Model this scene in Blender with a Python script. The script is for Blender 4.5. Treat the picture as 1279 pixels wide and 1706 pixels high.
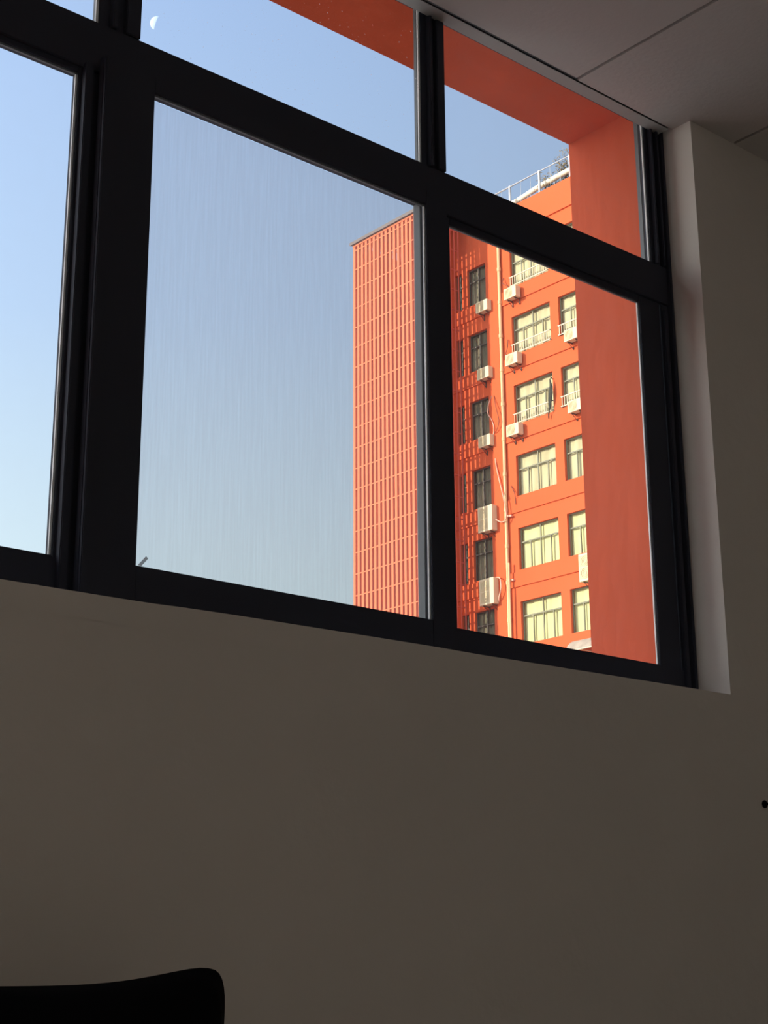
import bpy, bmesh, math, random
from mathutils import Vector, Matrix
random.seed(7)
for o in list(bpy.data.objects): bpy.data.objects.remove(o, do_unlink=True)
SC = bpy.context.scene
COL = SC.collection

# ------------------------------------------------------------------ camera
CAM_Z = 0.75
cd = bpy.data.cameras.new('camera'); cam = bpy.data.objects.new('camera', cd); COL.objects.link(cam)
right = Vector((0.75868422, -0.65142773, -0.00633751))
up = Vector((-0.17946974, -0.2183511, 0.95922542))
fwd = Vector((0.62624984, 0.7266118, 0.2825711))
cam.matrix_world = Matrix((
    (right.x, up.x, -fwd.x, 0.0),
    (right.y, up.y, -fwd.y, 0.0),
    (right.z, up.z, -fwd.z, CAM_Z),
    (0, 0, 0, 1)))
cd.sensor_fit = 'HORIZONTAL'; cd.sensor_width = 36.0; cd.lens = 36.0 * 2558.3 / 1279.0
cd.clip_start = 0.05; cd.clip_end = 3000
SC.camera = cam

# ------------------------------------------------------------------ sky, sun, exposure
SUN = Vector((-1.0, 0.50, 0.36)).normalized()
w = bpy.data.worlds.new('world'); SC.world = w; w.use_nodes = True
nt = w.node_tree; nt.nodes.clear()
wo = nt.nodes.new('ShaderNodeOutputWorld'); bg = nt.nodes.new('ShaderNodeBackground')
# clear winter-afternoon sky: pale at the horizon, deeper overhead, brighter round towards the sun
def nd(k, **kw):
    n_ = nt.nodes.new(k)
    for a_, v_ in kw.items(): setattr(n_, a_, v_)
    return n_
def mth(op, x_, y_=None):
    n_ = nd('ShaderNodeMath', operation=op)
    for i_, q_ in enumerate((x_, y_)):
        if q_ is None: continue
        if isinstance(q_, (int, float)): n_.inputs[i_].default_value = q_
        else: nt.links.new(q_, n_.inputs[i_])
    return n_.outputs[0]
tcw = nd('ShaderNodeTexCoord'); sep = nd('ShaderNodeSeparateXYZ'); nt.links.new(tcw.outputs['Generated'], sep.inputs[0])
ramp = nd('ShaderNodeValToRGB'); nt.links.new(sep.outputs['Z'], ramp.inputs[0])
el = ramp.color_ramp.elements; el[0].position = 0.0; el[0].color = (.70, .78, .82, 1); el[1].position = 1.0; el[1].color = (.14, .24, .52, 1)
for p_, c_ in ((.22, (.625, .75, .80)), (.40, (.43, .565, .765)), (.60, (.32, .445, .69))):
    e_ = el.new(p_); e_.color = (*c_, 1)
dt = nd('ShaderNodeVectorMath', operation='DOT_PRODUCT'); nt.links.new(tcw.outputs['Generated'], dt.inputs[0]); dt.inputs[1].default_value = SUN
glow = nd('ShaderNodeMapRange'); glow.interpolation_type = 'SMOOTHSTEP'
glow.inputs['From Min'].default_value = -.75; glow.inputs['From Max'].default_value = 1.0
glow.inputs['To Min'].default_value = .60; glow.inputs['To Max'].default_value = 2.0
nt.links.new(dt.outputs['Value'], glow.inputs['Value'])
aure = nd('ShaderNodeMapRange'); aure.interpolation_type = 'SMOOTHSTEP'      # the bright aureole round the low sun
aure.inputs['From Min'].default_value = .35; aure.inputs['From Max'].default_value = 1.0; aure.inputs['To Min'].default_value = 0.0; aure.inputs['To Max'].default_value = 1.3
nt.links.new(dt.outputs['Value'], aure.inputs['Value'])
bg2 = nd('ShaderNodeBackground'); bg2.inputs[0].default_value = (1.0, .84, .60, 1); nt.links.new(aure.outputs[0], bg2.inputs['Strength'])
adw = nd('ShaderNodeAddShader')
nt.links.new(ramp.outputs[0], bg.inputs[0]); nt.links.new(glow.outputs[0], bg.inputs['Strength'])
nt.links.new(bg.outputs[0], adw.inputs[0]); nt.links.new(bg2.outputs[0], adw.inputs[1]); nt.links.new(adw.outputs[0], wo.inputs[0])
sd = bpy.data.lights.new('sun', 'SUN'); sd.energy = 5.3; sd.angle = math.radians(0.53); sd.color = (1.0, 0.88, 0.70)
so = bpy.data.objects.new('sun', sd); COL.objects.link(so)
so.rotation_euler = SUN.to_track_quat('Z', 'Y').to_euler(); so.location = (-20, 20, 40)
vs = SC.view_settings
vs.view_transform = 'Standard'; vs.look = 'None'; vs.exposure = 0.0; vs.gamma = 1.0; vs.use_curve_mapping = False

# ------------------------------------------------------------------ materials
def newmat(name):
    m = bpy.data.materials.new(name); m.use_nodes = True
    return m, m.node_tree, m.node_tree.nodes['Principled BSDF']
def mat(name, col, rough=0.7, metal=0.0, var=0.0, scale=4.0, bump=0.0, bscale=60.0, spec=0.5, stretch=(1,1,1), detail=5):
    m, t, b = newmat(name)
    b.inputs['Roughness'].default_value = rough; b.inputs['Metallic'].default_value = metal
    b.inputs['Specular IOR Level'].default_value = spec
    b.inputs['Base Color'].default_value = (*col, 1)
    if var or bump:
        tc = t.nodes.new('ShaderNodeTexCoord'); mp = t.nodes.new('ShaderNodeMapping'); mp.inputs['Scale'].default_value = stretch
        t.links.new(tc.outputs['Object'], mp.inputs[0])
    if var:
        n = t.nodes.new('ShaderNodeTexNoise'); n.inputs['Scale'].default_value = scale; n.inputs['Detail'].default_value = detail
        t.links.new(mp.outputs[0], n.inputs['Vector'])
        r = t.nodes.new('ShaderNodeValToRGB')
        r.color_ramp.elements[0].position = .3; r.color_ramp.elements[1].position = .7
        r.color_ramp.elements[0].color = (*[c*(1-var) for c in col], 1)
        r.color_ramp.elements[1].color = (*[min(1, c*(1+var*.6)) for c in col], 1)
        t.links.new(n.outputs['Fac'], r.inputs[0]); t.links.new(r.outputs[0], b.inputs['Base Color'])
    if bump:
        n2 = t.nodes.new('ShaderNodeTexNoise'); n2.inputs['Scale'].default_value = bscale; n2.inputs['Detail'].default_value = 4
        t.links.new(mp.outputs[0], n2.inputs['Vector'])
        bp = t.nodes.new('ShaderNodeBump'); bp.inputs['Strength'].default_value = bump; bp.inputs['Distance'].default_value = .01
        t.links.new(n2.outputs['Fac'], bp.inputs['Height']); t.links.new(bp.outputs[0], b.inputs['Normal'])
    return m
def glass(name, tint=(.96, .98, .98), dust=0.0, dustcol=(.7, .7, .7), streak=(40, 40, 2), gloss=0.04, spots=False, lo=.35, hi=.75):
    """thin pane: clear, a little mirror, and a film of dust that scatters the daylight"""
    m = bpy.data.materials.new(name); m.use_nodes = True; t = m.node_tree; t.nodes.clear()
    out = t.nodes.new('ShaderNodeOutputMaterial'); tr = t.nodes.new('ShaderNodeBsdfTransparent'); tr.inputs[0].default_value = (*tint, 1)
    gl = t.nodes.new('ShaderNodeBsdfGlossy'); gl.inputs['Roughness'].default_value = .02
    lw = t.nodes.new('ShaderNodeLayerWeight'); lw.inputs['Blend'].default_value = .12
    mu = t.nodes.new('ShaderNodeMath'); mu.operation = 'MULTIPLY'; mu.inputs[1].default_value = gloss * 6
    t.links.new(lw.outputs['Fresnel'], mu.inputs[0])
    mx = t.nodes.new('ShaderNodeMixShader'); t.links.new(mu.outputs[0], mx.inputs[0])
    t.links.new(tr.outputs[0], mx.inputs[1]); t.links.new(gl.outputs[0], mx.inputs[2]); last = mx
    if dust or spots:
        tc = t.nodes.new('ShaderNodeTexCoord'); mp = t.nodes.new('ShaderNodeMapping'); mp.inputs['Scale'].default_value = streak
        t.links.new(tc.outputs['Object'], mp.inputs[0])
        n = t.nodes.new('ShaderNodeTexNoise'); n.inputs['Scale'].default_value = 3.0; n.inputs['Detail'].default_value = 6
        t.links.new(mp.outputs[0], n.inputs['Vector'])
        mr = t.nodes.new('ShaderNodeMapRange'); mr.inputs['From Min'].default_value = lo; mr.inputs['From Max'].default_value = hi
        mr.inputs['To Min'].default_value = dust * .75 if not spots else 0; mr.inputs['To Max'].default_value = dust * 1.25
        t.links.new(n.outputs['Fac'], mr.inputs['Value'])
        df = t.nodes.new('ShaderNodeBsdfDiffuse'); df.inputs[0].default_value = (*dustcol, 1)
        tl = t.nodes.new('ShaderNodeBsdfTranslucent'); tl.inputs[0].default_value = (*dustcol, 1)
        m2 = t.nodes.new('ShaderNodeMixShader'); m2.inputs[0].default_value = .6
        t.links.new(df.outputs[0], m2.inputs[1]); t.links.new(tl.outputs[0], m2.inputs[2])
        m3 = t.nodes.new('ShaderNodeMixShader'); t.links.new(mr.outputs[0], m3.inputs[0])
        t.links.new(mx.outputs[0], m3.inputs[1]); t.links.new(m2.outputs[0], m3.inputs[2]); last = m3
    t.links.new(last.outputs[0], out.inputs[0])
    return m
M = dict(
    plaster=mat('white_plaster', (.86, .82, .765), .9, var=.04, scale=2.0, bump=.15, bscale=30),
    ceil=mat('ceiling_board', (.74, .70, .67), .9, var=.03, scale=3.0, bump=.1, bscale=80),
    joint=mat('joint_black', (.03, .03, .03), .9),
    floor=mat('floor_tile', (.62, .57, .50), .5, var=.06),
    frame=mat('navy_black_aluminium', (.044, .050, .072), .65, spec=.22),
    grey=mat('grey_green_aluminium', (.16, .18, .19), .5),
    strip=mat('pale_gasket', (.93, .94, .93), .5),
    white_trim=mat('white_metal_trim', (.55, .56, .54), .6),
    outer=mat('brick_red_render', (.78, .142, .060), .85, spec=.15, var=.15, scale=3.2, bump=.3, bscale=25, stretch=(1, 1, .45)),
    orange=mat('orange_red_render', (.68, .122, .042), .85, spec=.15, var=.05, scale=.35, bump=.1, bscale=8),
    orange_deep=mat('orange_red_band', (.68, .122, .042), .85, spec=.15, var=.05, scale=.5),
    slat_shaded=mat('orange_slat_shaded', (.60, .12, .07), .8, var=.05, scale=.8, spec=.2),  # shade put into the colour: darker slat for the side return
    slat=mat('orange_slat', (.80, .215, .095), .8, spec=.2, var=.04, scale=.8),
    cap=mat('grey_brown_cap', (.20, .16, .15), .8, var=.1),
    wframe=mat('window_frame_grey', (.20, .20, .13), .6),
    wframe_shaded=mat('window_frame_shaded', (.10, .09, .07), .6),  # frame colour darkened to carry the shade behind the screen
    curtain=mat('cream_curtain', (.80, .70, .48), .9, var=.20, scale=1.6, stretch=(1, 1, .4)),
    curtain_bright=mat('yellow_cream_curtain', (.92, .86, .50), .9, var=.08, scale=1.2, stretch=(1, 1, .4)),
    curtain_shaded=mat('shaded_curtain', (.30, .26, .19), .9, var=.35, scale=2.2, stretch=(1, 1, .5)),  # curtain colour darkened for the windows in the screen's shade
    pane=glass('far_pane', (.90, .91, .88), gloss=.03),
    cream=mat('cream_enamel', (.74, .63, .40), .6, var=.05, scale=2),
    grille=mat('tan_grille', (.60, .50, .30), .7),
    dark=mat('dark_steel', (.12, .06, .04), .7),
    pipe=mat('cream_pipe', (.80, .55, .28), .6, var=.12, scale=2.5, stretch=(1, 1, .6)),
    whitepaint=mat('white_painted_steel', (.72, .63, .44), .6),
    steel=mat('galvanised_steel', (.42, .43, .46), .45, metal=.3),
    insul=mat('pale_pipe_lagging', (.92, .86, .66), .8, var=.15, scale=5),
    cable=mat('salmon_cable', (.80, .46, .33), .7),
    dcable=mat('dark_cable', (.22, .06, .03), .7),
    bark=mat('dry_brown_stem', (.22, .14, .08), .9),
    leaf=mat('dry_olive_leaf', (.30, .22, .10), .9, var=.3, scale=6),
    cloth=mat('dark_grey_green_cloth', (.028, .032, .024), .9, var=.2, scale=3),
    awning=mat('grey_canopy', (.40, .34, .27), .8, var=.25, scale=3),
    black=mat('black_fabric', (.0035, .0035, .0045), .95, spec=.1),
    ground=mat('grey_concrete_ground', (.40, .385, .36), .9, var=.1, scale=.2),
    roof=mat('roof_concrete', (.35, .33, .31), .9),
    clear=glass('clear_pane', (.965, .98, .985), dust=.02, dustcol=(.8, .8, .8), streak=(8, 8, 8)),
    dusty=glass('dusty_pane', (.95, .96, .965), dust=.025, dustcol=(.75, .74, .75), streak=(6, 6, 3)),
    spotty=glass('spotty_pane', (.965, .98, .985), dust=.45, dustcol=(.9, .88, .86), streak=(60, 60, 60), spots=True, lo=.70, hi=.74),
    tape=glass('tape_film', (.8, .8, .8), dust=.5, dustcol=(.5, .5, .5)),
    mesh=glass('insect_mesh', (.97, .97, .97), dust=.09, dustcol=(.58, .58, .59), streak=(90, 90, 3), gloss=0, lo=.25, hi=.60),
)

# ------------------------------------------------------------------ mesh helpers
class B:
    def __init__(s): s.v = []; s.f = []
    def box(s, x0, x1, y0, y1, z0, z1):
        n = len(s.v)
        s.v += [(x, y, z) for x in (x0, x1) for y in (y0, y1) for z in (z0, z1)]
        s.f += [tuple(n+i for i in q) for q in ((0,1,3,2),(4,6,7,5),(0,4,5,1),(2,3,7,6),(0,2,6,4),(1,5,7,3))]
        return s
    def tube(s, pts, r, n=8, r1=None):
        pts = [Vector(p) for p in pts]; base = len(s.v); k = len(pts)
        for i, p in enumerate(pts):
            d = (pts[min(i+1, k-1)] - pts[max(i-1, 0)]).normalized()
            a = d.cross(Vector((0, 0, 1)) if abs(d.z) < .9 else Vector((1, 0, 0))).normalized(); b = d.cross(a)
            rr = r if r1 is None else r + (r1-r)*i/(k-1)
            for j in range(n):
                t = 2*math.pi*j/n; s.v.append(tuple(p + a*math.cos(t)*rr + b*math.sin(t)*rr))
        for i in range(k-1):
            for j in range(n):
                a0 = base+i*n+j; a1 = base+i*n+(j+1) % n; s.f.append((a0, a1, a1+n, a0+n))
        s.f.append(tuple(base+j for j in reversed(range(n)))); s.f.append(tuple(base+(k-1)*n+j for j in range(n)))
        return s
    def quad(s, *q):
        n = len(s.v); s.v += list(q); s.f.append(tuple(range(n, n+len(q)))); return s
    def build(s, name, m, parent=None, origin=(0, 0, 0), bevel=0, smooth=False):
        me = bpy.data.meshes.new(name); o0 = Vector(origin)
        me.from_pydata([tuple(Vector(v)-o0) for v in s.v], [], s.f)
        bm = bmesh.new(); bm.from_mesh(me); bmesh.ops.recalc_face_normals(bm, faces=bm.faces)
        if bevel:
            bmesh.ops.bevel(bm, geom=[e for e in bm.edges if len(e.link_faces) == 2 and e.calc_face_angle(0) > .6], offset=bevel, segments=2, affect='EDGES')
        bm.to_mesh(me); bm.free()
        if smooth:
            for p in me.polygons: p.use_smooth = True
        me.materials.append(m if not isinstance(m, str) else M[m])
        return link(name, me, parent, origin)
def link(name, me, parent=None, loc=(0, 0, 0)):
    o = bpy.data.objects.new(name, me); COL.objects.link(o); o.location = loc
    if parent:
        o.parent = parent; o.location = Vector(loc) - WORLD.get(parent.name, Vector((0, 0, 0)))
    WORLD[o.name] = Vector(loc)
    return o
WORLD = {}
def empty(name, loc=(0, 0, 0), parent=None):
    return link(name, None, parent, loc)
def tag(o, label=None, cat=None, group=None, kind=None):
    if label: o['label'] = label
    if cat: o['category'] = cat
    if group: o['group'] = group
    if kind: o['kind'] = kind
    return o
def copy_tree(o, parent=None):
    c = o.copy(); COL.objects.link(c); c.parent = parent
    for ch in o.children: copy_tree(ch, c)
    return c
def grid_wall(b, us, vs_, hole, t0, t1, P):
    """slab with rectangular openings; P(u,v,t) -> point"""
    nu, nv = len(us)-1, len(vs_)-1
    H = lambda i, j: i < 0 or j < 0 or i >= nu or j >= nv or hole((us[i]+us[i+1])/2, (vs_[j]+vs_[j+1])/2)
    for i in range(nu):
        for j in range(nv):
            if H(i, j): continue
            u0, u1, v0, v1 = us[i], us[i+1], vs_[j], vs_[j+1]
            for t in (t0, t1): b.quad(P(u0, v0, t), P(u1, v0, t), P(u1, v1, t), P(u0, v1, t))
            if H(i-1, j): b.quad(P(u0, v0, t0), P(u0, v1, t0), P(u0, v1, t1), P(u0, v0, t1))
            if H(i+1, j): b.quad(P(u1, v0, t0), P(u1, v1, t0), P(u1, v1, t1), P(u1, v0, t1))
            if H(i, j-1): b.quad(P(u0, v0, t0), P(u1, v0, t0), P(u1, v0, t1), P(u0, v0, t1))
            if H(i, j+1): b.quad(P(u0, v1, t0), P(u1, v1, t0), P(u1, v1, t1), P(u0, v1, t1))

# ------------------------------------------------------------------ the room
D = 2.2                                    # distance camera - window plane
def X(a): return a*D
def Z(a): return a*D + CAM_Z
YI, YO = .953*D, 1.14*D                    # inner and outer faces of the window wall
WX0, WX1 = -.16*D, 1.2885*D                # window opening
WZ0, WZ1 = Z(.2562), Z(.978)
RX0, RX1, RY0 = -4.6, 3.75, -3.6
CEIL = Z(.926)
VX0, VX1 = -4.1, -1.5                      # added unseen window, left of the frame
FD = .998*D                                # plaster stops at the back of the window frame
def S(name, b, m, **k): return tag(b.build(name, m, **k), kind='structure')
b = B()
grid_wall(b, [RX0-.2, VX0, VX1, WX0, WX1, RX1+.2], [-.1, WZ0, WZ1, 3.1], lambda u, v: (WX0 < u < WX1 or VX0 < u < VX1) and WZ0 < v < WZ1, YI, FD, lambda u, v, t: (u, t, v))
wf = S('wall_window', b, 'plaster')
tag(wf, 'white plastered wall below and beside the dark framed window')
# the hand-trowelled lower edge: a plaster lip that swells and dips along the sill
b = B(); n = 60
prof = [(-.2, .2695), (.4941, .2695), (.5556, .2697), (.5876, .2698), (.6214, .2701), (.6558, .2712), (.7068, .272), (.8609, .2733), (.928, .2737), (.9662, .2733), (1.2885, .2757), (1.36, .276)]
def lip(a):
    for (a0, z0), (a1, z1) in zip(prof, prof[1:]):
        if a0 <= a <= a1: return z0 + (z1-z0)*(a-a0)/(a1-a0)
    return .276
for i in range(n):
    a0 = -.15 + (1.3518+.15)*i/n; a1 = -.15 + (1.3518+.15)*(i+1)/n
    pts = [(a*.953*D, z) for a in (a0, a1) for z in (0,)]
    for (p, q) in ((a0, a1),):
        zt0, zt1 = lip(p)*.953*D + CAM_Z, lip(q)*.953*D + CAM_Z
        x0, x1 = p*.953*D, q*.953*D; zb = WZ0 - .04
        b.quad((x0, YI-.0008, zb), (x1, YI-.0008, zb), (x1, YI-.0008, zt1), (x0, YI-.0008, zt0))
        b.quad((x0, YI-.0008, zt0), (x1, YI-.0008, zt1), (x1, FD-.002, zt1-.004), (x0, FD-.002, zt0-.004))
sill = S('trim_1', b, 'plaster'); tag(sill, 'uneven white plaster edge under the dark window frame')
b = B()
OX0, OX1 = X(-.162), X(1.29)
SOF = Z(.978)
grid_wall(b, [-14, VX0, VX1, OX0, OX1, 6], [-9, Z(.250), SOF, 9.5], lambda u, v: (OX0 < u < OX1 or VX0 < u < VX1) and Z(.250) < v < SOF, X(1.031), YO, lambda u, v, t: (u, t, v))
wo_ = S('wall_outer', b, 'outer'); tag(wo_, 'thick brick-red rendered outside reveal around the window')
b = B(); grid_wall(b, [RX0-.2, VX0, VX1, WX0, WX1, RX1+.2], [-.1, WZ0-.02, WZ1, 3.1], lambda u, v: (WX0 < u < WX1 or VX0 < u < VX1) and WZ0-.02 < v < WZ1, FD, X(1.031), lambda u, v, t: (u, t, v))
S('wall_core', b, 'outer')
S('wall_left', B().box(RX0-.2, RX0, RY0-.2, YI, -.1, 3.1), 'plaster')
S('wall_right', B().box(RX1, RX1+.2, RY0-.2, YI, -.1, 3.1), 'plaster')
S('wall_back', B().box(RX0, RX1, RY0-.2, RY0, -.1, 3.1), 'plaster')
fl = empty('floor'); tag(fl, kind='structure')
S_f = B().box(RX0, RX1, RY0, YI, -.1, -.012).build('screed', 'joint', fl)
tile = None
for i in range(8):
    for j in range(8):
        x0 = RX0 + i*.8; y0 = YI - (j+1)*.8
        x1 = min(x0+.796, RX1); y1 = y0+.796; y0 = max(y0, RY0)
        if y1 <= RY0 or x1 <= x0: continue
        if x1-x0 > .79 and y1-y0 > .79:
            if tile is None: tile = B().box(0, .796, 0, .796, -.012, 0).build('floor_tile', 'floor', fl, origin=(0, 0, 0)).data; bpy.data.objects.remove(bpy.data.objects['floor_tile'])
            link('floor_tile', tile, fl, (x0, y0, 0))
        else: B().box(x0, x1, y0, y1, -.012, 0).build('floor_tile', 'floor', fl)
# ceiling of boards with recessed dark joints
CY = .979*D
ce = empty('ceiling', (0, 0, CEIL)); tag(ce, kind='structure')
B().box(RX0, RX1, RY0, YI, CEIL+.012, CEIL+.10).build('ceiling_backing', 'joint', ce)
px0 = 1.1252*D; pw = .2435*D; gap = .0048
xs = [px0 + pw*k for k in range(-12, 4)]
xs = [RX0] + [x for x in xs if RX0+.05 < x < RX1-.05] + [RX1]
ys = [RY0] + [y for y in (CY - 1.09*k for k in range(5, 0, -1)) if y > RY0+.05] + [CY]
for x0, x1 in zip(xs, xs[1:]):
    for y0, y1 in zip(ys, ys[1:]):
        # boards run past the wall face only inside the window opening
        yy = y1
        if y1 == CY and (x0 < WX0 or x1 > WX1):
            yy = YI
            a, c = max(x0, WX0), min(x1, WX1)
            if c > a and (x0 < WX1 < x1):
                bb = B().box(x0+gap, x1-gap, y0+gap, YI, CEIL, CEIL+.012).box(x0+gap, WX1, YI, CY, CEIL, CEIL+.012)
                bb.build('ceiling_board', 'ceil', ce); continue
        B().box(x0+gap, x1-gap, y0+gap, yy-(gap if yy != YI else 0), CEIL, CEIL+.012).build('ceiling_board', 'ceil', ce)
t2 = S('trim_2', B().box(WX0+.005, WX1-.012, CY+.004, FD-.004, CEIL-.002, CEIL+.004).box(WX0+.005, WX1-.012, CY+.004, CY+.008, CEIL, CEIL+.09), 'white_trim')
tag(t2, 'pale metal strip closing the ceiling edge above the window')
S('trim_3', B().box(WX0, WX1, CY-.01, FD, CEIL+.09, WZ1), 'joint')

# ------------------------------------------------------------------ window_1
Y = lambda a: a*D
win = empty('window_1', (WX0, Y(.998), WZ0)); tag(win, 'wide dark-framed sliding window with three upper lights', kind='structure')
FY0, FY1 = Y(.998), Y(1.030)
def bar(name, x0, x1, y0, y1, z0, z1, m='frame', parent=win, bevel=.0015):
    return B().box(x0, x1, y0, y1, z0, z1).build(name, m, parent, origin=((x0+x1)/2, (y0+y1)/2, z0), bevel=bevel)
TR0, TR1 = Z(.712), Z(.755)                      # transom
bar('bottom_rail', WX0+.0, WX1-.001, FY0, FY1, WZ0-.015, Z(.2925))
bar('transom_rail', WX0, WX1-.001, FY0-.004, Y(1.004), Z(.7085), TR1)
bar('transom_rail', WX0, WX1-.001, Y(1.004), FY1, Z(.734), TR1+.004)
bar('top_rail', WX0, WX1-.001, FY0+.006, FY1, Z(.955), WZ1)
bar('left_jamb', WX0, WX0+.06, FY0, FY1, WZ0, WZ1)
bar('right_jamb', X(1.2715), WX1-.0005, FY0+.001, FY1-.004, WZ0, TR1)
bar('right_jamb', X(1.2600), WX1-.0005, FY0+.001, Y(1.006), TR1, WZ1)
bar('right_jamb', X(1.2800), WX1-.0005, Y(1.006), FY1-.004, TR1, WZ1)
bar('jamb_channel', X(1.2725), X(1.2790), FY0-.008, FY0+.002, WZ0+.01, Z(.70))
bar('jamb_channel', X(1.2830), WX1-.001, FY0-.013, FY0+.002, WZ0+.01, Z(.94), m='frame')
# upper mullions: stepped section so that the light catches the arrises
for xc, half in ((.5685, .0195), (.9275, .0148), (.19, .0185)):
    x0, x1 = X(xc-half), X(xc+half)
    bar('mullion', x0, x1, FY0+.004, Y(1.004), TR1, WZ1)
    bar('mullion', x0+.030*D*.62, x1, Y(1.004), FY1-.006, TR1, WZ1)
    bar('mullion_fin', x0+.30*(x1-x0), x0+.42*(x1-x0), FY0-.010, FY0+.006, TR1, CEIL+.08)
    bar('mullion_fin', x0+.64*(x1-x0), x1, FY0-.008, FY0+.006, TR1, CEIL+.08)
    bar('outer_mullion', x0+.001, x1-.001, Y(1.0042), Y(1.0095), TR1, WZ1, m='grey')
    bar('gasket', x0-.0035, x0+.0012, FY0+.0045, FY0+.0085, TR1+.001, WZ1-.03, m='strip', bevel=0)
bar('outer_mullion', X(1.2600), X(1.2700), Y(1.0065), Y(1.0130), TR1, WZ1, m='grey')
bar('gasket', X(1.2600)-.004, X(1.2600)+.001, FY0+.0045, FY0+.0085, TR1+.001, WZ1-.03, m='strip', bevel=0)
bar('jamb_fin', X(1.2660), X(1.2685), FY0-.012, FY0+.004, TR1, CEIL+.06)
bar('jamb_fin', X(1.2755), X(1.2790), FY0-.012, FY0+.004, TR1, CEIL+.06, m='frame')
# upper fixed lights
for x0, x1, mm in ((.2085, .549, 'clear'), (.588, .9127, 'spotty'), (.9418, 1.260, 'clear'), (-.14, .1715, 'clear')):
    bar('glass_pane', X(x0), X(x1), FY0+.0005, FY0+.0040, TR1-.002, WZ1-.02, m=mm, bevel=0)
# lower fixed mullions
for xc, half in ((.5625, .0135), (.9390, .0075), (.2, .012)):
    bar('mullion', X(xc-half), X(xc+half), Y(1.011), FY1, WZ0, Z(.71))
# sliding sashes : (x0, x1, z0, z1) are the glass openings
def sash(x0, x1, z0, z1, ya, yb, wl, wr, zb, zt, glassm, gf=.06):
    """one sash = frame mesh with glazing lip, its glass pane and the pale gasket"""
    o = ((x0+x1)/2, ya, z0)
    b = B()
    b.box(x0-wl, x0, ya, yb, zb, zt); b.box(x1, x1+wr, ya, yb, zb, zt)
    b.box(x0, x1, ya, yb, zb, z0); b.box(x0, x1, ya, yb, z1, zt)
    s = b.build('sash', 'frame', win, origin=o, bevel=.0012)
    gy = ya + (yb-ya)*gf
    B().box(x0, x1, gy, gy+.004, z0, z1).build('glass_pane', glassm, s, origin=o)
    B().box(x1-.0038, x1, gy+.0045, gy+.0080, z0+.002, z1-.004).build('gasket', 'strip', s, origin=o)
    B().box(x0, x1, gy+.0045, gy+.009, z1-.004, z1).build('glazing_bead', 'grey', s, origin=o)
    return s, gy
LY0, LY1 = Y(.999), Y(1.010)
MY0, MY1 = Y(.984), Y(.9915)
sl, _ = sash(X(.221), X(.5345), Z(.294), Z(.704), LY0, LY1, .05, X(.028), WZ0+.012, Z(.7125), 'clear')
sr, _ = sash(X(.9490), X(1.2358), Z(.2945), Z(.7020), LY0, Y(1.0045), X(.022), X(.034), WZ0+.012, Z(.7125), 'dusty')
sm, gy = sash(X(.598), X(.9047), Z(.2935), Z(.7025), MY0, MY1, X(.0495), X(.0270), WZ0+.016, Z(.7180), 'dusty')
sll, _ = sash(X(-.125), X(.172), Z(.2935), Z(.7025), MY0, MY1, X(.03), X(.045), WZ0+.016, Z(.7180), 'clear')
# interlock detail on the wide left stile
bar('interlock', X(.5370), X(.5445), Y(.992), LY0, WZ0+.014, Z(.712))
bar('interlock', X(.5485), X(.5560), Y(.980), MY0, WZ0+.018, Z(.716), parent=win)
# unseen window added outside the frame to let more daylight in
w2 = empty('added_window', (VX0, FY0, WZ0)); tag(w2, 'unseen dark-framed window added to brighten the room', kind='structure')
for nm, a in (('bottom_rail', (VX0, VX1, WZ0-.015, WZ0+.06)), ('top_rail', (VX0, VX1, WZ1-.06, WZ1)), ('transom_rail', (VX0, VX1, Z(.705), TR1)), ('side_jamb', (VX0, VX0+.06, WZ0, WZ1)), ('side_jamb', (VX1-.06, VX1, WZ0, WZ1)),
              ('mullion', (VX0+.84, VX0+.91, WZ0, WZ1)), ('mullion', (VX0+1.70, VX0+1.77, WZ0, WZ1))):
    B().box(a[0], a[1], FY0, FY1, a[2], a[3]).build(nm, 'frame', w2, origin=(a[0], FY0, a[2]), bevel=.0015)
B().box(VX0+.05, VX1-.05, FY0+.012, FY0+.016, WZ0+.05, WZ1-.05).build('glass_pane', 'clear', w2, origin=(VX0, FY0, WZ0))
# insect screen behind the middle sash
so_ = ((X(.75)), Y(.994), Z(.29))
scr = B().box(X(.5840), X(.9047), Y(1.0010), Y(1.0014), Z(.2935), Z(.706)).build('insect_screen', 'mesh', win, origin=so_)
B().box(X(.9047), X(.9180), Y(.9935), Y(1.0035), Z(.2900), Z(.7095)).box(X(.5760), X(.5860), Y(.9935), Y(1.0035), Z(.2900), Z(.7095)).build('screen_frame', 'grey', scr, origin=so_, bevel=.001)
# scrap of tape stuck in the lower left corner of the middle pane
b = B(); q = [(X(.5995), Z(.2940)), (X(.6025), Z(.2935)), (X(.6085), Z(.3005)), (X(.6065), Z(.3020))]
b.quad(*[(x, gy-.0006, z) for x, z in q]); b.quad(*[(x, gy-.0012, z) for x, z in q])
B.build(b, 'tape_scrap', M['tape'], sm, origin=(X(.6), gy, Z(.29)))
# little speck of hardware on the wall at the right
hk = empty('wall_hook', (2.93, YI, 1.09))
b = B().tube([(2.93, YI-.0001, 1.09), (2.93, YI-.022, 1.09), (2.93, YI-.027, 1.103)], .0032, 8).build('hook', 'black', hk, smooth=True)
B().tube([(2.93, YI+.0, 1.09), (2.93, YI-.003, 1.09)], .009, 12).build('wall_plate', 'black', hk)
tag(hk, 'tiny black hook on the white wall at the right edge of the picture', 'hook')

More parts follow.
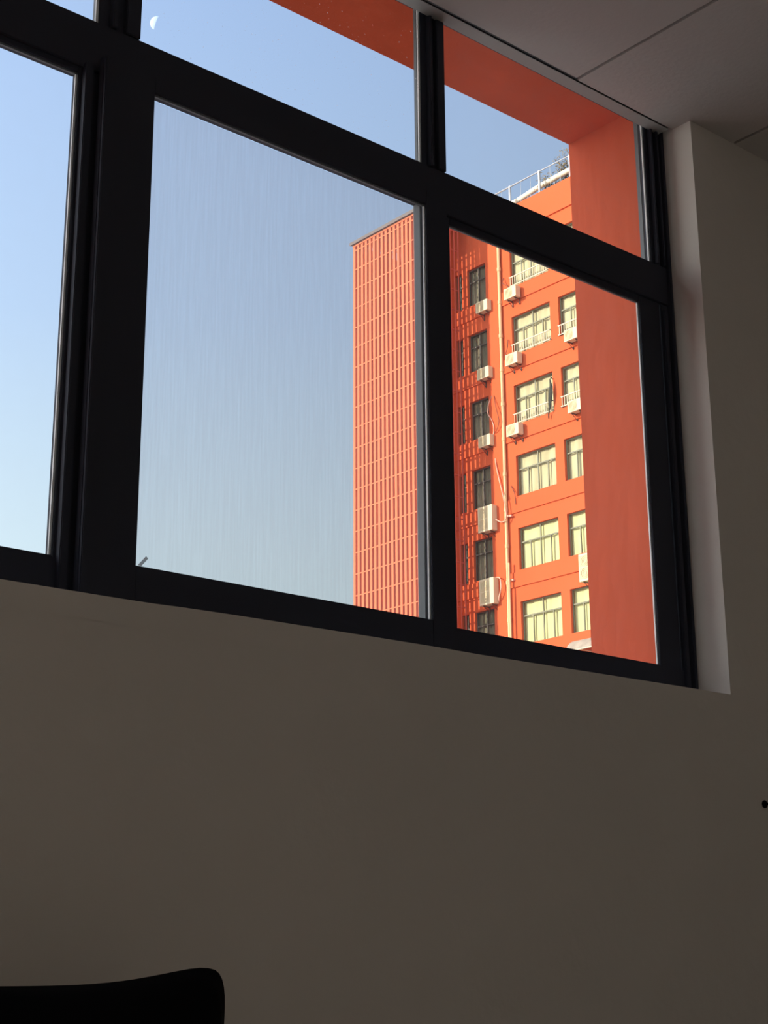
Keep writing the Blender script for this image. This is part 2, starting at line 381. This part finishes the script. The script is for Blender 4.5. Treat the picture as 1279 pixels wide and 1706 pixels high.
# unseen lamps added behind the camera to lift the room's brightness
def fill_lamp(x, y, power):
    r = empty('fill_panel', (x, y, CEIL))
    B().box(x-.31, x+.31, y-.31, y-.285, CEIL-.03, CEIL).box(x-.31, x+.31, y+.285, y+.31, CEIL-.03, CEIL).box(x-.31, x-.285, y-.285, y+.285, CEIL-.03, CEIL).box(x+.285, x+.31, y-.285, y+.285, CEIL-.03, CEIL).build('fill_frame', 'white_trim', r)
    m_, t_, b_ = newmat('fill_emitter'); b_.inputs['Emission Color'].default_value = (1, .85, .69, 1); b_.inputs['Emission Strength'].default_value = power
    B().box(x-.285, x+.285, y-.285, y+.285, CEIL-.018, CEIL-.002).build('fill_glow', m_, r)
    tag(r, 'unseen added lamp further back in the room, behind the viewer', 'fill_lamp', 'added fill lamps')
fill_lamp(-1.6, -.9, 5.5); fill_lamp(.6, -2.2, 5.5)

# ------------------------------------------------------------------ bench and black cushion
bn = empty('bench', (.45, 1.6, 0))
B().box(-.25, 1.3, 1.30, 2.04, .28, .36).build('seat', 'black', bn, bevel=.015)
for lx in (-.2, 1.25):
    for ly in (1.35, 1.99): B().tube([(lx, ly, .28), (lx, ly, 0)], .022, 10, .016).build('leg', 'black', bn)
tag(bn, 'low black bench under the window that carries the black cushion', 'bench')
def cushion():
    b = B(); n = 28; hw, hh, th = .304, .219, .075; cx, cy, cz = .976, 1.80, .556
    idx = {}
    for side in (1, -1):
        for i in range(n+1):
            for j in range(n+1):
                u = -1+2*i/n; v = -1+2*j/n
                if side == -1 and (i in (0, n) or j in (0, n)): idx[side, i, j] = idx[1, i, j]; continue
                rr = (abs(u)**7+abs(v)**7)**(1/7) or 1; q = max(abs(u), abs(v))/rr
                us_, vs2 = u*q, v*q
                x = hw*us_*(1-.075*(1-abs(v)**1.6)); z = hh*vs2*(1-.22*(1-abs(us_)**2.7))
                t = th*max(0, (1-u*u))**.55*max(0, (1-v*v))**.55
                t += .006*math.sin(7*u+3*v)*(1-u*u)*(1-v*v)
                idx[side, i, j] = len(b.v)
                b.v.append((cx+x, cy + side*t*-1 + z*.06, cz+z))
        for i in range(n):
            for j in range(n):
                b.f.append((idx[side, i, j], idx[side, i+1, j], idx[side, i+1, j+1], idx[side, i, j+1]))
    o = b.build('cushion', 'black', origin=(cx, cy, .36), smooth=True)
    return o
cu = cushion(); tag(cu, 'black cushion with a raised soft corner in front of the wall', 'cushion')

# ------------------------------------------------------------------ ground and an unseen block added to keep sun off the window
S('ground', B().box(-150, 200, -60, 260, -9.3, -9), 'ground')
S('sun_blocker', B().box(-16, -12, 7.7, 10.4, -9, 8.7), 'orange')

# ------------------------------------------------------------------ the building across the yard
FX = 45.0
fy = lambda a: a*FX
fz = lambda a: a*FX + CAM_Z
ROWS = [.677, .6055, .5341, .463, .3915, .321, .2495, .178, .1065]
WH = .0402
COLS = [('C', .7925, .844), ('B', .8545, .906), ('A', .9168, .9677), ('S', 1.0020, 1.0285), ('S', 1.0362, 1.0460), ('S', 1.0730, 1.0990)]
ROOF = .7225
YE = 50.84
bl = empty('building', (FX, 38, -9)); tag(bl, 'tall orange-red apartment block across the yard, seen through the window', 'building')
b = B()
us = sorted({30.0, YE} | {fy(c[1]) for c in COLS} | {fy(c[2]) for c in COLS})
vz = sorted({-9.0, fz(ROOF)} | {fz(r) for r in ROWS} | {fz(r-WH) for r in ROWS})
def hole(u, v): return any(fy(c[1]) < u < fy(c[2]) for c in COLS) and any(fz(r-WH) < v < fz(r) for r in ROWS)
grid_wall(b, us, vz, hole, FX, FX+.25, lambda u, v, t: (t, u, v))
b.build('facade_wall', 'orange', bl)
B().box(FX, FX+.25, fy(.9949), YE, fz(ROOF), fz(.745)).build('tower_wall', 'orange', bl)
B().box(FX+.25, FX+12, 30, 30.25, -9, fz(ROOF)).build('side_wall', 'orange', bl)
B().box(FX+.25, FX+12, YE-.2, YE, -9, fz(ROOF)).build('side_wall', 'orange', bl)
B().box(FX+12, FX+12.25, 30, YE, -9, fz(ROOF)).build('rear_wall', 'orange', bl)
B().box(FX+.25, FX+12, 30.25, YE-.2, fz(ROOF)-.6, fz(ROOF)-.35).build('roof_slab', 'roof', bl)
# parapet band, storey bands, pier
B().box(FX-.07, FX, 30, fy(.9806), fz(.6935), fz(ROOF)+.02).build('parapet', 'orange', bl, bevel=.01)
for r in ROWS[:-1]:
    B().box(FX-.055, FX, 30, fy(.9806), fz(r-WH-.0160), fz(r-WH-.0018)).build('storey_band', 'orange_deep', bl, bevel=.008)
    B().box(FX-.055, FX, fy(.9950), YE-.2, fz(r-WH-.0160), fz(r-WH-.0018)).build('storey_band', 'orange_deep', bl, bevel=.008)
B().box(FX-.16, FX, fy(.9820), fy(.9946), -9, fz(ROOF)).build('pier', 'orange', bl, bevel=.01)

def far_window(c, y0, y1, z0, z1, row):
    """frame + panes + curtain, recessed in the wall"""
    o = (FX+.14, (y0+y1)/2, z0); t = .045; x0, x1 = FX+.13, FX+.19
    zt = z1 - (z1-z0)*.34
    b = B()
    b.box(x0, x1, y0, y0+t, z0, z1).box(x0, x1, y1-t, y1, z0, z1).box(x0, x1, y0+t, y1-t, z0, z0+t).box(x0, x1, y0+t, y1-t, z1-t, z1)
    b.box(x0, x1, y0+t, y1-t, zt-t/2-.005, zt+t/2+.005)
    n = 4 if c != 'S' else 2
    yd = [y0 + (y1-y0)*k/n for k in range(n+1)]
    for k in range(1, n): b.box(x0+.005, x1-.005, yd[k]-.024, yd[k]+.024, z0+t, zt-.02)
    ym = (y0+y1)/2; b.box(x0+.005, x1-.005, ym-.026, ym+.026, zt, z1-t)
    wd = b.build('window', 'wframe_shaded' if c == 'S' else 'wframe', bl, origin=o)
    for k in range(n): B().box(x0+.03, x0+.036, yd[k]+.025, yd[k+1]-.025, z0+t, zt-.025).build('pane', 'pane', wd, origin=o)
    for a, d in ((y0+t, ym-.026), (ym+.026, y1-t)): B().box(x0+.03, x0+.036, a, d, zt+.025, z1-t).build('pane', 'pane', wd, origin=o)
    mm = 'curtain_shaded' if c == 'S' else ('curtain_bright' if row >= 4 else 'curtain')
    b = B(); m = 40; rnd = random.Random(row*17+int(y0*10)); ph = [rnd.random()*6 for _ in range(3)]; xc = FX+.27
    amp = .018 if row < 4 else .015
    def cx(s): return xc + amp*math.sin(s*23+ph[0]) + amp*.6*math.sin(s*41+ph[1])
    for i in range(m):
        s0, s1 = i/m, (i+1)/m; ya, yb = y0-.05+(y1-y0+.1)*s0, y0-.05+(y1-y0+.1)*s1
        b.quad((cx(s0), ya, z0), (cx(s1), yb, z0), (cx(s1), yb, z1+.05), (cx(s0), ya, z1+.05))
    b.build('curtain', mm, wd, origin=o, smooth=True)
    return wd
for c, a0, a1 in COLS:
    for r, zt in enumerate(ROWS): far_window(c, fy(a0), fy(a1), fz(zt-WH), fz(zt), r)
# white window guards on the upper rows
bal = B().box(-.011, .011, -.011, .011, 0, .42)
bal_me = bpy.data.meshes.new('baluster'); bal_me.from_pydata(bal.v, [], bal.f); bal_me.materials.append(M['whitepaint'])
for c, row in (('A', 0), ('A', 1), ('A', 2), ('B', 0), ('B', 1), ('B', 2), ('C', 1)):
    a0, a1 = [(k[1], k[2]) for k in COLS if k[0] == c][0]
    y0, y1, z0 = fy(a0)-.03, fy(a1)+.03, fz(ROWS[row]-WH)+.02
    g = B().box(FX-.08, FX-.045, y0, y1, z0+.42, z0+.46).box(FX-.08, FX-.045, y0, y1, z0, z0+.035)
    for yy in (y0, y1-.03): g.box(FX-.08, FX+.01, yy, yy+.03, z0+.42, z0+.45); g.box(FX-.08, FX+.01, yy, yy+.03, z0, z0+.03)
    go = g.build('window_guard', 'whitepaint', bl, origin=(FX-.06, y0, z0))
    nb = 17
    for i in range(nb): link('baluster', bal_me, go, (FX-.0625, y0+.03+(y1-y0-.06)*(i+.5)/nb, z0+.02))

# ------------------------------------------------------------------ slatted screen tower
SX = 42.0
SY0, SY1, SZ1 = 46.15, YE, .774*SX + CAM_Z
st = empty('slatted_screen', (SX, SY0, -9)); tag(st, 'tall orange slatted screen under a thin grey cap, standing before the orange block', 'screen')
pitch = (SY1-SY0-.16)/16
sb = B().box(0, .10, 0, .150, 0, SZ1+9)
sm_ = bpy.data.meshes.new('slat'); sm_.from_pydata(sb.v, [], sb.f); sm_.materials.append(M['slat'])
for i in range(17): link('slat', sm_, st, (SX, SY0+pitch*i, -9))
z = SZ1-.30; k = 0
while z > -8.5:
    B().box(SX+.004, SX+.044, SY0, SY1, z-.026, z+.026).build('rail', 'slat', st); z -= .98; k += 1
z = SZ1-.5
while z > 4:
    B().box(SX+.62, SX+.67, SY0, SY1-.18, z-.03, z+.03).build('added_rail', 'slat', st); z -= .49  # rails added behind the slats to break up the sun dashes
rb = B(); ya_, yb_ = SY0-.1, SY1+.12; rp_ = [(SX-.12, SZ1), (FX, SZ1+.78), (FX, SZ1+.93), (SX-.12, SZ1+.15)]
rb.v = [(x_, y_, z_) for y_ in (ya_, yb_) for x_, z_ in rp_]; rb.f = [(0, 1, 2, 3), (4, 5, 6, 7)] + [(i, (i+1) % 4, (i+1) % 4+4, i+4) for i in range(4)]
rb.build('roof_cap', 'cap', st)
for i in range(9): B().box(SX+.66, SX+.74, SY0+.08+i*.53, SY0+.17+i*.53, -9, SZ1-.1).build('added_upright', 'slat', st)  # uprights added to cut the light reaching the wall behind
B().box(SX-.02, SX+.12, SY0, SY1, SZ1-.10, SZ1).build('top_rail', 'slat', st)
B().box(SX+.12, FX-.06, SY1-.18, SY1, -9, SZ1).build('end_wall', 'orange', st)
sb = B().box(0, .06, 0, .03, 0, SZ1+9); ss_ = bpy.data.meshes.new('side_slat'); ss_.from_pydata(sb.v, [], sb.f); ss_.materials.append(M['slat_shaded'])
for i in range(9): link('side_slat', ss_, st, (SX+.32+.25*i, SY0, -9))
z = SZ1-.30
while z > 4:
    B().box(SX+.13, SX+2.36, SY0+.06, SY0+.10, z-.026, z+.026).build('side_rail', 'slat_shaded', st); z -= .98
for yy in (SY0+2.3, SY1-.35):
    B().box(SX+.14, SX+.26, yy, yy+.12, -9, SZ1).build('post', 'orange', st)

# ------------------------------------------------------------------ downpipe
dp = empty('drainpipe', (FX-.1, fy(.9812), -9))
ypipe = fy(.9808)
B().tube([(FX-.10, ypipe, -9), (FX-.10, ypipe, 10), (FX-.10, ypipe, 24), (FX-.10, ypipe, fz(ROOF)-.1)], .075, 10).build('pipe', 'pipe', dp, smooth=True)
zz = -8.0
while zz < fz(ROOF):
    B().tube([(FX-.10, ypipe, zz), (FX-.10, ypipe, zz+.16)], .092, 10).build('pipe_joint', 'pipe', dp); zz += 1.6
B().tube([(FX-.22, ypipe-.19, -9), (FX-.22, ypipe-.19, 16.9)], .045, 8).build('thin_pipe', 'pipe', dp)
for z_ in (19.0, 16.2):
    B().tube([(FX-.11, ypipe, z_), (FX-.12, ypipe-.35, z_-.05)], .05, 8).build('pipe_elbow', 'cable', dp)
tag(dp, 'long cream drainpipe running down the sunlit facade beside the left window column', 'pipe')

# ------------------------------------------------------------------ air conditioners
def ring(b, yc, zc, r, x, w=.012, n=20):
    for k in range(n):
        a, c = 2*math.pi*k/n, 2*math.pi*(k+1)/n
        p = [(x-.012, yc+rr*math.cos(t), zc+rr*math.sin(t)) for rr, t in ((r-w, a), (r, a), (r, c), (r-w, c))]
        b.quad(*p); b.quad(*[(x, q[1], q[2]) for q in p])
        b.quad(p[1], p[2], (x, p[2][1], p[2][2]), (x, p[1][1], p[1][2]))
        b.quad(p[0], p[3], (x, p[3][1], p[3][2]), (x, p[0][1], p[0][2]))
def make_ac(wd, h, dep, fans, brk=True):
    """local frame: front faces -x, wall at x=+dep/2+.12, base z=0"""
    r = empty('air_conditioner')
    fr = -dep/2
    gy0, gy1 = -wd/2+wd*.30, wd/2-wd*.06       # grille side is the +y (left) side of the front
    b = B().box(fr+.02, dep/2, -wd/2, wd/2, 0, h)
    # front panel as a border around the fan recess
    b.box(fr, fr+.02, -wd/2, gy0, 0, h); b.box(fr, fr+.02, gy1, wd/2, 0, h)
    b.box(fr, fr+.02, gy0, gy1, 0, h*.07); b.box(fr, fr+.02, gy0, gy1, h*.93, h)
    if fans == 2: b.box(fr, fr+.02, gy0, gy1, h*.485, h*.515)
    b.build('casing', 'cream', r)
    for k in range(fans):
        z0 = h*.07 + (h*.86)*k/fans; z1 = h*.07 + (h*.86)*(k+1)/fans
        g = B().box(fr+.008, fr+.021, gy0, gy1, z0, z1)
        R = min(gy1-gy0, z1-z0)/2*.92
        for q in (1, .72, .42): ring(g, (gy0+gy1)/2, (z0+z1)/2, R*q, fr+.006)
        g.build('fan_grille', 'grille', r)
    if brk:
        for yy in (-wd*.3, wd*.3):
            B().box(fr+.05, dep/2+.12, yy-.02, yy+.02, -.04, 0).box(dep/2+.08, dep/2+.12, yy-.02, yy+.02, -.28, 0).tube([(fr+.08, yy, -.03), (dep/2+.09, yy, -.26)], .014, 6).build('bracket', 'dark', r)
    return r
small = make_ac(.72, .50, .30, 1); big = make_ac(.86, 1.12, .34, 2); used = {}
def ac(proto, y, z, label, group, dep):
    o = proto if proto.name not in used else copy_tree(proto)
    used[proto.name] = 1
    o.location = (FX-.12-dep/2-.0, y, z); tag(o, label, 'air conditioner', group); return o
G1, G2 = 'air conditioner units on the sunlit facade', 'air conditioner units on the shaded wall behind the screen'
ac(small, 43.20, 28.70, 'small cream air conditioner highest beside the drainpipe, touching the top cut-off window', G1, .30)
ac(small, 43.24, 25.60, 'small cream air conditioner second down beside the drainpipe', G1, .30)
ac(small, 43.30, 22.37, 'small cream air conditioner third down beside the drainpipe, under the window with the hanging cloth', G1, .30)
ac(small, 39.78, 25.62, 'small cream air conditioner below the white guard of the upper right window', G1, .30)
ac(small, 39.74, 22.45, 'small cream air conditioner beside the red pier, one storey below its twin', G1, .30)
ac(big, 39.40, 15.25, 'tall pale air conditioner mostly hidden behind the dark red reveal', G1, .34)
ac(small, 44.98, 28.66, 'small air conditioner on the shaded dappled wall, topmost', G2, .30)
ac(small, 45.00, 25.47, 'small air conditioner on the shaded dappled wall, second from the top', G2, .30)
ac(small, 45.03, 22.32, 'small air conditioner on the shaded dappled wall, third from the top', G2, .30)
ac(big, 45.06, 18.48, 'tall two-fan air conditioner on the shaded wall, upper of the two tall ones', G2, .34)
ac(big, 45.08, 15.28, 'tall two-fan air conditioner on the shaded wall, lower of the two tall ones', G2, .34)

# ------------------------------------------------------------------ loose cables
def smooth_pts(p, n=6):
    p = [Vector(q) for q in p]; out = []
    for i in range(len(p)-1):
        a, b_, c, d = p[max(i-1, 0)], p[i], p[i+1], p[min(i+2, len(p)-1)]
        for k in range(n):
            t = k/n; out.append(.5*((2*b_)+(c-a)*t+(2*a-5*b_+4*c-d)*t*t+(3*b_-a-3*c+d)*t**3))
    return out + [p[-1]]
def cable(pts, r, m, label):
    o = B().tube(smooth_pts(pts), r, 6).build('cable', m, origin=pts[0], smooth=True); tag(o, label, 'cable', 'loose cables on the facade'); return o
cx_ = FX-.20
cable([(FX-.01, 44.85, 24.75), (cx_, 44.9, 24.3), (cx_, 44.98, 23.9), (cx_, 44.75, 23.5), (cx_, 44.62, 23.1), (cx_, 44.7, 22.7), (FX-.3, 44.68, 22.55)], .022, 'cable', 'pale looping cable falling to the third air conditioner of the shaded wall')
cable([(FX-.17, 44.6, 24.6), (FX-.3, 44.35, 23.9), (FX-.3, 44.2, 23.3), (FX-.25, 44.4, 22.95), (FX-.2, 44.62, 22.85)], .018, 'dcable', 'dark cable loop on the plain pier beside the third air conditioner')
cable([(FX-.17, 44.62, 21.7), (FX-.22, 44.5, 21.2), (FX-.25, 44.25, 20.3), (FX-.28, 44.02, 19.5), (FX-.24, 44.0, 18.9), (FX-.24, 44.25, 18.75), (FX-.3, 44.6, 18.95)], .026, 'cable', 'long pale cable slanting down the pier to the upper tall air conditioner')
cable([(FX-.25, 44.66, 16.4), (FX-.32, 44.4, 16.3), (FX-.35, 44.32, 15.9), (FX-.3, 44.5, 15.5), (FX-.2, 44.6, 15.35)], .030, 'cable', 'pale hose curling beside the lower tall air conditioner')
cable([(FX-.05, 43.9, 30.0), (FX-.2, 43.85, 29.7), (FX-.2, 43.55, 29.45), (FX-.2, 43.4, 29.25)], .020, 'dcable', 'thin dark cable arriving at the highest facade air conditioner')
cable([(FX-.05, 43.75, 27.0), (FX-.15, 43.7, 26.6), (FX-.15, 43.8, 26.3), (FX-.18, 43.5, 26.1)], .020, 'dcable', 'thin dark cable arriving at the second facade air conditioner')
cable([(FX-.04, 43.85, 20.3), (FX-.1, 43.6, 19.9), (FX-.1, 43.55, 19.4)], .020, 'dcable', 'short dark cable beside the drainpipe, level with the upper tall air conditioner')

# ------------------------------------------------------------------ dark cloth hanging out of a window
b = B(); n = 10
prof = [(24.35, .02, 41.25), (24.1, .10, 41.22), (23.75, .17, 41.24), (23.4, .15, 41.30), (23.15, .07, 41.34), (22.95, .03, 41.36), (22.8, .04, 41.40), (22.65, .01, 41.42)]
rows_ = []
for z_, wd, yc in prof:
    for k in range(12):
        t = 2*math.pi*k/12
        b.v.append((FX-.16+.03*math.sin(t)+.02*math.sin(z_*9), yc+wd*.68*math.cos(t), z_))
for i in range(len(prof)-1):
    for k in range(12): b.f.append((i*12+k, i*12+(k+1) % 12, (i+1)*12+(k+1) % 12, (i+1)*12+k))
b.f.append(tuple(range(12))); b.f.append(tuple((len(prof)-1)*12+k for k in range(12)))
# tie over the guard rail
b.tube([(FX-.16, 41.25, 24.40), (FX-.10, 41.25, 24.46), (FX+.16, 41.22, 24.30)], .018, 6)
cl = b.build('hanging_cloth', 'cloth', origin=(FX-.16, 41.25, 22.65), smooth=True)
tag(cl, 'dark narrow cloth hanging over the white guard of a sunlit window', 'cloth')

# ------------------------------------------------------------------ rooftop
RZ = fz(ROOF)+.02
rr_ = empty('roof_railing', (FX, 40, RZ))
RT = fz(.7465)
for yy in [fy(a) for a in (.8425, .883, .9235, .964, 1.0045)]:
    B().box(FX-.05, FX+.02, yy-.04, yy+.04, RZ-.02, RT).build('post', 'steel', rr_)
B().tube([(FX-.015, 34, RT-.03), (FX-.015, 46, RT-.03)], .028, 8).build('top_rail', 'steel', rr_)
for k in range(16):
    yy = 37.9 + k*.6
    if k % 3: B().tube([(FX-.015, yy, RZ), (FX-.015, yy, RT-.03)], .008, 5).build('baluster', 'steel', rr_)
tag(rr_, 'grey metal railing along the roof edge of the orange block', 'railing')
r2 = empty('roof_cable_line', (FX+3.0, 42, RZ-.35))
B().tube([(FX+1.5, 40.2, RT+1.12), (FX+1.5, 43.8, RT+1.08), (FX+1.5, 46, RT+1.05)], .022, 6).build('wire', 'steel', r2)
for yy in (40.2, 46.0): B().tube([(FX+1.5, yy, RZ-.37), (FX+1.5, yy, RT+1.1)], .03, 8).build('pole', 'steel', r2)
tag(r2, 'thin pale line stretched above and behind the roof railing', 'wire')
pp = empty('lagged_pipe', (FX+.35, 41, RZ))
B().tube(smooth_pts([(FX+.35, 44.6, RZ+.34), (FX+.35, 43.2, RZ+.42), (FX+.35, 41.9, RZ+.55), (FX+.35, 40.6, RZ+.60), (FX+.35, 38.5, RZ+.62)]), .125, 10).build('pipe', 'insul', pp, smooth=True)
for yy in (44.4, 42.6, 41.0, 39.0): B().tube([(FX+.35, yy, fz(ROOF)-.36), (FX+.35, yy, RZ+.42)], .03, 8).build('support', 'steel', pp)
tag(pp, 'thick pale lagged pipe on the roof behind the railing', 'pipe')
bs = empty('rooftop_shrub', (FX+.75, 40.95, RZ-.3))
rnd = random.Random(4)
stems = B(); tips = []
for k in range(15):
    a = rnd.uniform(-1, 1); p0 = Vector((FX+.75, 40.95+a*.6, RZ-.36)); p = p0; L = rnd.uniform(.34, .52)
    d = Vector((rnd.uniform(-.3, .2), a*.35+rnd.uniform(-.15, .15), 1)).normalized(); pts = [p]
    for q in range(4):
        d = (d + Vector((rnd.uniform(-.2, .2), rnd.uniform(-.25, .25), 0))).normalized(); p = p + d*L*(1.0 if a < .2 else .75); pts.append(p); tips.append(p)
    stems.tube(pts, .016, 5, .006)
stems.build('stem', 'bark', bs)
lv = B()
for p in tips:
    for k in range(48):
        c = p + Vector((rnd.gauss(0, .13), rnd.gauss(0, .15), rnd.gauss(0, .14))); s = rnd.uniform(.05, .095)
        u = Vector((rnd.gauss(0, 1), rnd.gauss(0, 1), rnd.gauss(0, 1))).normalized(); v = u.orthogonal().normalized()
        lv.quad(tuple(c-u*s), tuple(c+v*s*.5), tuple(c+u*s), tuple(c-v*s*.5))
tag(lv.build('foliage', 'leaf', bs), kind='stuff')
tag(bs, 'dry brownish shrub growing at the roof edge beside the red pier', 'shrub')

# ------------------------------------------------------------------ grey canopy at the foot of the visible facade
cn = empty('canopy', (FX-.5, 40, 12.6))
b = B(); n = 14; y0, y1 = 38.9, 40.45
for i in range(n):
    t0, t1 = i/n, (i+1)/n
    f = lambda t: (FX - .8*t, 13.02 - .06*t - .46*t*t*t)
    (xa, za), (xb, zb) = f(t0), f(t1)
    b.quad((xa, y0, za), (xb, y0, zb), (xb, y1, zb), (xa, y1, za)); b.quad((xa, y0, za-.03), (xb, y0, zb-.03), (xb, y1, zb-.03), (xa, y1, za-.03))
b.build('canopy_cover', 'awning', cn, smooth=True)
for yy in (y0+.02, (y0+y1)/2, y1-.02):
    B().tube([(FX, yy, 12.98), (FX-.4, yy, 12.88), (FX-.77, yy, 12.52)], .02, 6).tube([(FX, yy, 12.48), (FX-.77, yy, 12.48)], .02, 6).build('rib', 'whitepaint', cn)
B().tube([(FX-.79, y0, 12.49), (FX-.79, y1, 12.49)], .028, 8).build('front_bar', 'whitepaint', cn)
tag(cn, 'small grey curved canopy on the facade just above the window frame, beside the red pier', 'canopy')

# ------------------------------------------------------------------ the daytime moon
md = Vector((172.51, 284.36, 222.2)).normalized()*900
bm = bmesh.new(); bmesh.ops.create_uvsphere(bm, u_segments=96, v_segments=64, radius=900*10.8/2558.0)
bmesh.ops.delete(bm, geom=[v for v in bm.verts if v.co.normalized().dot(SUN) < .06], context='VERTS')      # only the sunlit part of the disc shows by day
me = bpy.data.meshes.new('moon'); bm.to_mesh(me); bm.free()
for p in me.polygons: p.use_smooth = True
mm, t, bsdf = newmat('moon_rock'); t.nodes.remove(bsdf); out = t.nodes['Material Output']
tr = t.nodes.new('ShaderNodeBsdfTransparent'); df = t.nodes.new('ShaderNodeBsdfDiffuse'); ad = t.nodes.new('ShaderNodeAddShader')
tc = t.nodes.new('ShaderNodeTexCoord'); nz = t.nodes.new('ShaderNodeTexNoise'); nz.inputs['Scale'].default_value = .5
rp = t.nodes.new('ShaderNodeValToRGB'); rp.color_ramp.elements[0].color = (.20, .20, .20, 1); rp.color_ramp.elements[1].color = (.36, .36, .35, 1)
t.links.new(tc.outputs['Object'], nz.inputs['Vector']); t.links.new(nz.outputs['Fac'], rp.inputs[0]); t.links.new(rp.outputs[0], df.inputs[0])
t.links.new(tr.outputs[0], ad.inputs[0]); t.links.new(df.outputs[0], ad.inputs[1])
ge = t.nodes.new('ShaderNodeNewGeometry'); mxm = t.nodes.new('ShaderNodeMixShader'); t.links.new(ge.outputs['Backfacing'], mxm.inputs[0])
t.links.new(ad.outputs[0], mxm.inputs[1]); t.links.new(tr.outputs[0], mxm.inputs[2]); t.links.new(mxm.outputs[0], out.inputs[0])
me.materials.append(mm)
mo = link('moon', me, None, md + Vector((0, 0, CAM_Z)))
tag(mo, 'pale half-lit moon in the blue sky at the upper left', 'moon')
